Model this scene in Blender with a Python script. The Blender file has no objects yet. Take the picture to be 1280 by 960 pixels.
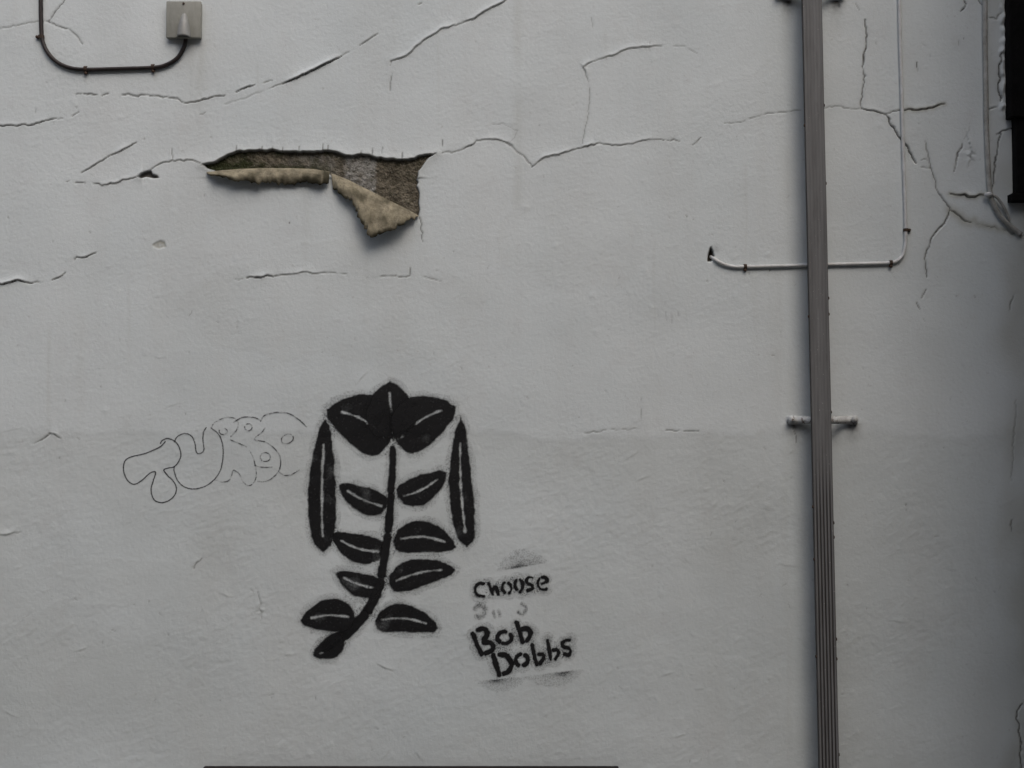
import bpy, bmesh, math
import numpy as np
from mathutils import Vector, Matrix

S = bpy.context.scene
COL = S.collection
R = math.radians

# ------------------------------------------------------------------ camera
FOC = 640 / math.tan(R(25))            # focal length in photo pixels (1280 wide)
CAM = (0.0, -2.75, 1.60)
PITCH = R(2.0)
cd = bpy.data.cameras.new('camera'); cam = bpy.data.objects.new('camera', cd); COL.objects.link(cam)
cam.location = CAM; cam.rotation_euler = (R(90) + PITCH, 0, 0)
cd.sensor_width = 36; cd.angle = R(50); cd.clip_start = 0.05; cd.clip_end = 500
S.camera = cam

# ------------------------------------------------------------------ sky, sun, exposure
SUN_EL, SUN_AZ = R(52), R(158)         # azimuth clockwise from +Y (north), overcast
w = bpy.data.worlds.new('World'); S.world = w; w.use_nodes = True
nt = w.node_tree; nt.nodes.clear()
sky = nt.nodes.new('ShaderNodeTexSky'); sky.sky_type = 'NISHITA'; sky.sun_disc = False
sky.sun_elevation = SUN_EL; sky.sun_rotation = SUN_AZ; sky.dust_density = 4.0; sky.air_density = 1.0
hs = nt.nodes.new('ShaderNodeHueSaturation'); hs.inputs['Saturation'].default_value = 0.78
bg = nt.nodes.new('ShaderNodeBackground'); bg.inputs['Strength'].default_value = 0.15
wo = nt.nodes.new('ShaderNodeOutputWorld')
nt.links.new(sky.outputs[0], hs.inputs['Color']); nt.links.new(hs.outputs[0], bg.inputs['Color']); nt.links.new(bg.outputs[0], wo.inputs['Surface'])
sd = bpy.data.lights.new('sun', 'SUN'); sd.energy = 0.5; sd.angle = R(75); sd.color = (1, 0.985, 0.96)
so = bpy.data.objects.new('sun', sd); COL.objects.link(so)
so.rotation_euler = Vector((-math.sin(SUN_AZ) * math.cos(SUN_EL), -math.cos(SUN_AZ) * math.cos(SUN_EL), -math.sin(SUN_EL))).to_track_quat('-Z', 'Y').to_euler()
S.view_settings.view_transform = 'Standard'; S.view_settings.look = 'None'
S.view_settings.exposure = 0.36; S.view_settings.gamma = 1.0
S.render.engine = 'CYCLES'

# ------------------------------------------------------------------ helpers
def W(px, py, Y=0.0):
    """photo pixel -> (x, z) on the plane y = Y"""
    px = np.asarray(px, float); py = np.asarray(py, float)
    u = (px - 640) / FOC; v = -(py - 480) / FOC
    dy = math.cos(PITCH) - v * math.sin(PITCH); dz = math.sin(PITCH) + v * math.cos(PITCH)
    t = (Y - CAM[1]) / dy
    return CAM[0] + u * t, CAM[2] + dz * t
def WP(px, py, Y=0.0):
    x, z = W(px, py, Y); return Vector((float(x), Y, float(z)))
MM = 0.002                             # metres per photo pixel on the wall

_tabs = {}
def vn(x, z, s, seed=0, sz=None):
    if seed not in _tabs: _tabs[seed] = np.random.default_rng(100 + seed).random((256, 256)) * 2 * math.pi
    T = _tabs[seed]; ra = .37 + seed * 1.7                      # each layer on its own rotated lattice
    x = np.asarray(x, float) / s; z = np.asarray(z, float) / (sz or s)
    if sz is None: x, z = x * math.cos(ra) - z * math.sin(ra), x * math.sin(ra) + z * math.cos(ra)
    a = x + 1000; b = z + 1000
    i = np.floor(a).astype(int); j = np.floor(b).astype(int); fa = a - i; fb = b - j
    ua = fa * fa * fa * (fa * (fa * 6 - 15) + 10); ub = fb * fb * fb * (fb * (fb * 6 - 15) + 10)
    i0 = i & 255; i1 = (i + 1) & 255; j0 = j & 255; j1 = (j + 1) & 255
    def g(ii, jj, dx, dz): t = T[ii, jj]; return np.cos(t) * dx + np.sin(t) * dz
    return .72 * ((g(i0, j0, fa, fb) * (1 - ua) + g(i1, j0, fa - 1, fb) * ua) * (1 - ub) + (g(i0, j1, fa, fb - 1) * (1 - ua) + g(i1, j1, fa - 1, fb - 1) * ua) * ub)
def sstep(a, b, x):
    t = np.clip((x - a) / (b - a), 0, 1); return t * t * (3 - 2 * t)

def props(o, label=None, cat=None, group=None, kind=None):
    if label: o['label'] = label
    if cat: o['category'] = cat
    if group: o['group'] = group
    if kind: o['kind'] = kind
    return o
def empty(name, loc, label, cat, group=None):
    o = bpy.data.objects.new(name, None); o.location = loc; o.empty_display_size = 0.05; COL.objects.link(o)
    return props(o, label, cat, group)
def link(name, me, mat, parent=None, smooth=False):
    if mat is not None and not me.materials: me.materials.append(mat)
    if smooth: me.polygons.foreach_set('use_smooth', np.ones(len(me.polygons), bool))
    o = bpy.data.objects.new(name, me); COL.objects.link(o)
    if parent:
        o.parent = parent
        o.matrix_parent_inverse = Matrix.Translation(parent_loc(parent)).inverted()
    return o
def parent_loc(p):
    return Vector(p.location)
def mesh(name, verts, faces):
    me = bpy.data.meshes.new(name); me.from_pydata([tuple(v) for v in verts], [], faces); me.update(); return me
def bm_mesh(name, bm):
    me = bpy.data.meshes.new(name); bmesh.ops.recalc_face_normals(bm, faces=bm.faces[:]); bm.to_mesh(me); bm.free(); return me
def box_bm(bm, lo, hi, bev=0.0, seg=2):
    r = bmesh.ops.create_cube(bm, size=1.0)
    vs = r['verts']
    for v in vs:
        v.co = Vector([lo[k] + (v.co[k] + 0.5) * (hi[k] - lo[k]) for k in range(3)])
    if bev:
        es = list({e for v in vs for e in v.link_edges})
        bmesh.ops.bevel(bm, geom=es, offset=bev, segments=seg, affect='EDGES', profile=0.5)
def box(name, lo, hi, mat, parent=None, bev=0.0, seg=2, smooth=False):
    bm = bmesh.new(); box_bm(bm, lo, hi, bev, seg)
    return link(name, bm_mesh(name, bm), mat, parent, smooth)
def spline(pts, n=10):
    P = [np.array(p, float) for p in pts]; P = [2 * P[0] - P[1]] + P + [2 * P[-1] - P[-2]]
    out = []
    for i in range(1, len(P) - 2):
        for k in range(n):
            t = k / n
            out.append(0.5 * ((2 * P[i]) + (-P[i-1] + P[i+1]) * t + (2*P[i-1] - 5*P[i] + 4*P[i+1] - P[i+2]) * t*t + (-P[i-1] + 3*P[i] - 3*P[i+1] + P[i+2]) * t**3))
    out.append(P[-2]); return out
def tube_mesh(name, pts, rad, sides=10):
    pts = [Vector(p) for p in pts]; n = len(pts); V = []; F = []
    ref = Vector((0, -1, 0))
    for i, p in enumerate(pts):
        t = (pts[min(i+1, n-1)] - pts[max(i-1, 0)]).normalized()
        a = t.cross(ref)
        if a.length < 1e-4: a = t.cross(Vector((1, 0, 0)))
        a.normalize(); b = a.cross(t).normalized()
        r = rad[i] if hasattr(rad, '__len__') else rad
        for k in range(sides):
            q = 2 * math.pi * k / sides
            V.append(p + a * (math.cos(q) * r) + b * (math.sin(q) * r))
    for i in range(n - 1):
        for k in range(sides):
            F.append((i*sides + k, i*sides + (k+1) % sides, (i+1)*sides + (k+1) % sides, (i+1)*sides + k))
    F.append(tuple(range(sides))[::-1]); F.append(tuple((n-1)*sides + k for k in range(sides)))
    return mesh(name, V, F)
def attr(me, name, arr):
    a = me.attributes.new(name, 'FLOAT', 'POINT'); a.data.foreach_set('value', np.ascontiguousarray(arr, dtype=np.float32))

# ------------------------------------------------------------------ materials
class NB:
    def __init__(s, name):
        s.m = bpy.data.materials.new(name); s.m.use_nodes = True; s.t = s.m.node_tree
        s.p = s.t.nodes['Principled BSDF']; s.tc = s.t.nodes.new('ShaderNodeTexCoord')
    def n(s, typ, **kw):
        o = s.t.nodes.new(typ)
        for k, v in kw.items(): setattr(o, k, v)
        return o
    def l(s, a, b): s.t.links.new(a, b)
    def noise(s, scale, detail=4, rough=0.55, stretch=None, off=0):
        o = s.n('ShaderNodeTexNoise'); o.inputs['Scale'].default_value = scale; o.inputs['Detail'].default_value = detail; o.inputs['Roughness'].default_value = rough
        mp = s.n('ShaderNodeMapping'); mp.inputs['Location'].default_value = (off, off * .7, off * 1.3)
        if stretch: mp.inputs['Scale'].default_value = stretch
        s.l(s.tc.outputs['Object'], mp.inputs[0]); s.l(mp.outputs[0], o.inputs['Vector']); return o.outputs['Fac']
    def ramp(s, f, a, b, va=0.0, vb=1.0):
        o = s.n('ShaderNodeMapRange'); o.inputs[1].default_value = a; o.inputs[2].default_value = b; o.inputs[3].default_value = va; o.inputs[4].default_value = vb
        s.l(f, o.inputs[0]); return o.outputs[0]
    def math(s, op, a, b):
        o = s.n('ShaderNodeMath', operation=op); o.use_clamp = True
        for i, q in enumerate((a, b)):
            if isinstance(q, (int, float)): o.inputs[i].default_value = q
            else: s.l(q, o.inputs[i])
        return o.outputs[0]
    def mix(s, f, a, b):
        o = s.n('ShaderNodeMix', data_type='RGBA')
        for q, i in ((f, 0), (a, 6), (b, 7)):
            if isinstance(q, (int, float)): o.inputs[i].default_value = q
            elif isinstance(q, tuple): o.inputs[i].default_value = (*q, 1)
            else: s.l(q, o.inputs[i])
        return o.outputs[2]
    def at(s, name):
        o = s.n('ShaderNodeAttribute'); o.attribute_name = name; return o.outputs['Fac']
    def bump(s, f, dist, strength=1.0, prev=None):
        o = s.n('ShaderNodeBump'); o.inputs['Strength'].default_value = strength; o.inputs['Distance'].default_value = dist
        s.l(f, o.inputs['Height'])
        if prev: s.l(prev, o.inputs['Normal'])
        return o.outputs[0]
    def fin(s, col, rough=0.7, normal=None, metal=0.0, spec=None):
        if isinstance(col, tuple): s.p.inputs['Base Color'].default_value = (*col, 1)
        else: s.l(col, s.p.inputs['Base Color'])
        if isinstance(rough, (int, float)): s.p.inputs['Roughness'].default_value = rough
        else: s.l(rough, s.p.inputs['Roughness'])
        s.p.inputs['Metallic'].default_value = metal
        if spec is not None: s.p.inputs['Specular IOR Level'].default_value = spec
        if normal: s.l(normal, s.p.inputs['Normal'])
        return s.m

def mat_wall():
    b = NB('white_masonry_paint')
    c = b.mix(b.ramp(b.noise(1.6, 5, .6), .35, .68), (.585, .630, .634), (.652, .690, .690))
    c = b.mix(b.ramp(b.noise(2.5, 4, .6, (3.2, 1, .35), 3), .48, .75, 0, .2), c, (.50, .50, .475))        # rain streaks
    c = b.mix(b.ramp(b.noise(14, 5, .65, None, 7), .55, .8, 0, .28), c, (.53, .535, .53))                  # grubby mottling
    c = b.mix(b.ramp(b.noise(95, 3, .6, None, 5), .66, .8, 0, .45), c, (.36, .355, .34))                   # fine dirt in the grain
    c = b.mix(b.math('MULTIPLY', b.at('coat'), .24), c, (.445, .488, .485))
    c = b.mix(b.at('grime_shade'), c, (.30, .285, .215))
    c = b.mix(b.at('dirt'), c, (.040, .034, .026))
    n = b.bump(b.noise(420, 3, .6), .0006, .55)
    n = b.bump(b.noise(110, 4, .65, None, 2), .0016, .6, n)
    return b.fin(c, .82, n, spec=.25)
def mat_spray(name, col):
    b = NB(name)
    tr = b.n('ShaderNodeBsdfTransparent'); mx = b.n('ShaderNodeMixShader'); out = b.t.nodes['Material Output']
    grain = b.noise(330, 2, .6)
    d = b.at('coverage')
    # sparse paint breaks up into droplets, dense paint is solid
    o = b.n('ShaderNodeMath', operation='ADD'); o.use_clamp = True; b.l(d, o.inputs[0]); b.l(b.ramp(grain, .36, .64, -.42, .42), o.inputs[1])
    spk = b.mix(.45, o.outputs[0], d)
    f = b.mix(b.ramp(d, .5, .95), spk, d)
    cc = b.mix(b.ramp(b.noise(30, 4), .5, .8, 0, .5), col, tuple(min(1, q * 1.5 + .002) for q in col))
    b.fin(cc, .62, b.bump(b.noise(300, 3), .0008, .6), spec=.3)
    b.l(f, mx.inputs[0]); b.l(tr.outputs[0], mx.inputs[1]); b.l(b.p.outputs[0], mx.inputs[2]); b.l(mx.outputs[0], out.inputs['Surface'])
    return b.m
def mat_substrate():
    b = NB('bare_damp_render')
    c = b.mix(b.ramp(b.noise(38, 6, .7), .35, .68), (.075, .064, .046), (.235, .205, .155))
    c = b.mix(b.at('pale'), c, b.mix(b.noise(160, 4, .7), (.24, .235, .215), (.46, .45, .42)))
    c = b.mix(b.at('moss'), c, b.mix(b.noise(120, 3), (.018, .021, .010), (.062, .07, .032)))
    c = b.mix(b.ramp(b.noise(300, 3, .7), .60, .70, 0, .7), c, (.40, .38, .33))
    c = b.mix(b.ramp(b.noise(240, 4, .7, None, 6), .56, .66, 0, .75), c, (.035, .031, .022))
    c = b.mix(b.ramp(b.noise(55, 6, .75, None, 11), .52, .62, 0, .6), c, (.045, .045, .025))
    n = b.bump(b.noise(230, 5, .75), .004, .9)
    return b.fin(c, .95, n, spec=.1)
def mat_flap():
    b = NB('back_of_peeled_paint')
    c = b.mix(b.ramp(b.noise(40, 5, .6), .35, .7), (.36, .32, .23), (.20, .175, .12))
    c = b.mix(b.ramp(b.noise(30, 7, .75, None, 4), .46, .66, 0, .8), c, (.12, .105, .075))
    c = b.mix(b.ramp(b.noise(190, 4, .7, None, 9), .55, .7, 0, .55), c, (.07, .06, .045))
    c = b.mix(b.at('dirt'), c, b.mix(b.noise(70, 4), (.035, .033, .02), (.085, .075, .05)))
    return b.fin(c, .9, b.bump(b.noise(200, 4, .7), .002, .7), spec=.15)
def mat_simple(name, c0, c1, scale=30, rough=.6, bump=0.0, bscale=150, stretch=None, metal=0, spec=.4):
    b = NB(name)
    c = b.mix(b.ramp(b.noise(scale, 5, .65, stretch), .35, .7), c0, c1)
    return b.fin(c, rough, b.bump(b.noise(bscale, 4, .65), bump, .7) if bump else None, metal, spec)
def mat_conduit():
    b = NB('weathered_grey_plastic')
    c = b.mix(b.ramp(b.noise(6, 5, .65, (9, 9, .6)), .3, .7), (.118, .118, .117), (.183, .184, .184))
    c = b.mix(b.ramp(b.noise(20, 5, .7, (4, 4, .6), 5), .55, .78, 0, .6), c, (.075, .07, .067))
    c = b.mix(b.ramp(b.noise(200, 2, .6, None, 8), .71, .76, 0, .8), c, (.42, .41, .40))
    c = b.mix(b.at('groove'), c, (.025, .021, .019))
    return b.fin(c, .62, b.bump(b.noise(180, 4, .6, (1, 1, .12)), .0006, .6), spec=.35)

M_wall = mat_wall()
M_black = mat_spray('black_spray_paint', (.0065, .0065, .007))
M_pen = mat_spray('dark_marker_ink', (.045, .045, .05))
M_sub = mat_substrate(); M_flap = mat_flap(); M_cond = mat_conduit()
M_cable = mat_simple('black_cable_sheath', (.010, .007, .006), (.028, .018, .015), 60, .5, .0006)
M_wcable = mat_simple('painted_over_cable', (.62, .63, .63), (.48, .48, .46), 45, .7, .001)
M_ocable = mat_simple('grubby_grey_cable', (.42, .415, .39), (.24, .235, .21), 40, .75, .001)
M_clip = mat_simple('rusty_clip', (.035, .022, .015), (.075, .045, .028), 120, .8, .001)
M_plate = mat_simple('aged_cream_plastic', (.30, .30, .265), (.235, .235, .205), 30, .55, .0006, 140, (2, 2, .8))
M_hood = mat_simple('grey_plastic_hood', (.30, .305, .29), (.22, .22, .205), 25, .38, .0003)
def mat_strap():
    b = NB('painted_iron_strap')
    c = b.mix(b.ramp(b.noise(60, 5, .65), .4, .7), (.56, .575, .57), (.42, .42, .40))
    c = b.mix(b.ramp(b.noise(85, 5, .7, None, 3), .55, .64, 0, .9), c, (.085, .052, .034))
    return b.fin(c, .8, b.bump(b.noise(120, 4, .6), .002, .8), spec=.2)
M_brk = mat_strap()
M_dark = mat_simple('black_gloss_paint', (.006, .006, .006), (.014, .013, .012), 25, .55, .0015)
M_cast = mat_simple('black_painted_iron', (.003, .003, .003), (.007, .006, .006), 25, .85, .003, 60, None, 0, .12)
M_wood = mat_simple('dark_stained_wood', (.006, .0035, .004), (.014, .008, .008), 8, .8, .001, 90, (1, 1, 12))
M_core = mat_simple('stock_brick_masonry', (.20, .15, .11), (.28, .22, .17), 9, .9, .003)
M_slab = mat_simple('concrete_paving', (.17, .168, .16), (.25, .245, .235), 7, .9, .002)
M_tar = mat_simple('asphalt', (.04, .04, .042), (.065, .064, .062), 40, .9, .004)

# ------------------------------------------------------------------ ground
def sheet(name, x0, x1, y0, y1, z, mat):
    o = link(name, mesh(name, [(x0, y0, z), (x1, y0, z), (x1, y1, z), (x0, y1, z)], [(0, 1, 2, 3)]), mat)
    return props(o, kind='structure')
sheet('ground', -200, 200, -200, 200, -0.135, M_core)
sheet('road', -200, 200, -12, -1.95, -0.131, M_tar)
pave = box('pavement', (-30, -1.8, -0.14), (30, 0.02, -0.012), M_core); props(pave, kind='structure')
kerb = box('kerb', (-30, -1.95, -0.14), (30, -1.805, -0.002), M_slab, bev=.012); props(kerb, kind='structure')
bm = bmesh.new(); box_bm(bm, (-.297, -.297, -.02), (.297, .297, 0), .004, 1); slab_me = bm_mesh('paving_slab', bm); slab_me.materials.append(M_slab)
for i in range(-8, 8):
    for j in range(3):
        o = bpy.data.objects.new('paving_slab', slab_me); COL.objects.link(o)
        o.location = (i * .6 + .3 * (j % 2), -.302 - j * .6, .0005 * ((i * 7 + j * 3) % 4)); o.parent = pave

# ------------------------------------------------------------------ the wall: relief, cracks and peeling
RX = float(W(1291, 480)[0])            # right end, where the added, unseen dark neighbour starts
fx0 = float(W(-20, 480)[0]); fz0 = float(W(640, 978)[1]); fz1 = float(W(640, -18)[1])
STEP = 0.0026
xs = np.concatenate([np.linspace(-5, fx0 - .02, 120, endpoint=False), np.arange(fx0 - .02, RX, STEP), [RX + .01]])
zs = np.concatenate([np.linspace(-.02, fz0, 40, endpoint=False), np.arange(fz0, fz1, STEP), np.linspace(fz1 + STEP, 4.2, 60)])
X, Z = np.meshgrid(xs, zs, indexing='ij')
def pix(x, z):                          # wall point -> photo pixel
    dy = -CAM[1]; dz = z - CAM[2]
    f = dy * math.cos(PITCH) + dz * math.sin(PITCH); u = -dy * math.sin(PITCH) + dz * math.cos(PITCH)
    return 640 + FOC * x / f, 480 - FOC * u / f
PX, PY = pix(X, Z)
low = sstep(537, 549, PY + 14 * vn(X, Z, .16, 40) + 6 * vn(X, Z, .03, 41) - 9 * sstep(880, 700, PX) * sstep(560, 700, PX))       # rougher coat below the horizontal seam
H = .006 * vn(X, Z, .55, 1) + .0032 * vn(X, Z, .16, 2)
ca, sa = math.cos(.6), math.sin(.6)
XR, ZR = X * ca + Z * sa, -X * sa + Z * ca
H += (.0005 + .0004 * low) * vn(XR, ZR, .06, 3, .035)
patch = np.clip(.5 + 2.2 * vn(X, Z, .22, 7), 0, 1)           # trowelled more roughly in places
H += (.0003 + .0004 * low) * (.35 + patch) * vn(XR, ZR, .020, 4, .013) + (.0003 + .0002 * patch) * vn(X, Z, .007, 5)
H += .0012 * np.maximum(0, vn(X, Z, .03, 6) - .28) * 3      # blobs in the paint
H -= .0007 * low                                            # the upper coat stands proud
dirt = np.zeros_like(H); grime_shade = np.zeros_like(H)

rng = np.random.default_rng(5)
def jag(pts, amp=.6, step=3.5):
    """refine a pixel polyline with small irregular offsets"""
    out = [np.array(pts[0], float)]
    for a, b in zip(pts[:-1], pts[1:]):
        a = np.array(a, float); b = np.array(b, float); L = np.hypot(*(b - a)); n = max(1, int(L / step))
        nrm = np.array([-(b - a)[1], (b - a)[0]]) / max(L, 1e-6)
        for k in range(1, n + 1):
            p = a + (b - a) * k / n
            if k < n: p = p + nrm * rng.normal(0, amp)
            out.append(p)
    return out
def window(x0, x1, y0, y1):
    xa, z1 = W(x0, y0); xb, z0 = W(x1, y1)
    i0 = max(0, np.searchsorted(xs, xa) - 1); i1 = np.searchsorted(xs, xb) + 1
    j0 = max(0, np.searchsorted(zs, z0) - 1); j1 = np.searchsorted(zs, z1) + 1
    return slice(i0, i1), slice(j0, j1)
def crack(pts, w=1.0, depth=3.0, d=.8, lift=0.0, jit=.7, dash=0.0, soft=0.0):
    """groove + dirt along a pixel polyline; lift raises the side above it like a curling paint edge (mm)"""
    P = jag(pts, jit)
    m = 8 + (10 if lift else 0) + soft * 3
    px = [p[0] for p in P]; py = [p[1] for p in P]
    sl = window(min(px) - m, max(px) + m, min(py) - m, max(py) + m)
    if sl[0].stop <= sl[0].start or sl[1].stop <= sl[1].start: return
    gx, gy = PX[sl], PY[sl]; best = np.full(gx.shape, 1e9); side = np.zeros(gx.shape); prog = np.zeros(gx.shape)
    tot = sum(np.hypot(*(b - a)) for a, b in zip(P[:-1], P[1:])); acc = 0
    for a, b in zip(P[:-1], P[1:]):
        ab = b - a; L2 = max(ab @ ab, 1e-9)
        t = np.clip(((gx - a[0]) * ab[0] + (gy - a[1]) * ab[1]) / L2, 0, 1)
        dx = gx - a[0] - t * ab[0]; dy = gy - a[1] - t * ab[1]; dd = np.hypot(dx, dy)
        up = ab if ab[0] >= 0 else -ab
        sd_ = (up[1] * (gx - a[0]) - up[0] * (gy - a[1]))
        k = dd < best
        side = np.where(k, np.sign(sd_), side); prog = np.where(k, (acc + t * math.sqrt(L2)) / max(tot, 1e-6), prog); best = np.where(k, dd, best)
        acc += math.sqrt(L2)
    taper = np.clip(np.minimum(prog, 1 - prog) * tot / 6, .25, 1)
    ww = w * taper * np.clip(.85 + 1.9 * vn(gx, gy, 8, 20), .2, 2)
    core = 1 - sstep(ww * .20, ww * .20 + .88, best)
    brk = sstep(.10, .34, vn(gx, gy, 11, 22) + .5 + .30 * (d - .45))
    core = core * (.22 + .72 * brk)
    chip = sstep(.26, .40, vn(gx, gy, 5, 23)) * (1 - sstep(1.0, 2.6, best)) * taper
    core = np.maximum(core, chip * (.75 if d > .5 else 0))
    if dash: core = core * sstep(dash - .12, dash + .06, vn(gx, gy, 14, 21) + .5)
    dirt[sl] = np.maximum(dirt[sl], core * d)
    dirt[sl] = np.maximum(dirt[sl], d * .13 * np.exp(-best / 3.0) * taper)
    H[sl] -= core * depth * .0008
    if soft: grime_shade[sl] = np.maximum(grime_shade[sl], np.exp(-(best / soft) ** 2) * .5)
    if lift:
        ends = np.clip(np.minimum(prog, 1 - prog) * tot / 18, 0, 1)
        H[sl] += lift * .001 * ends * np.exp(-best / 3.4) * (side > 0) * 1.25
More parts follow.
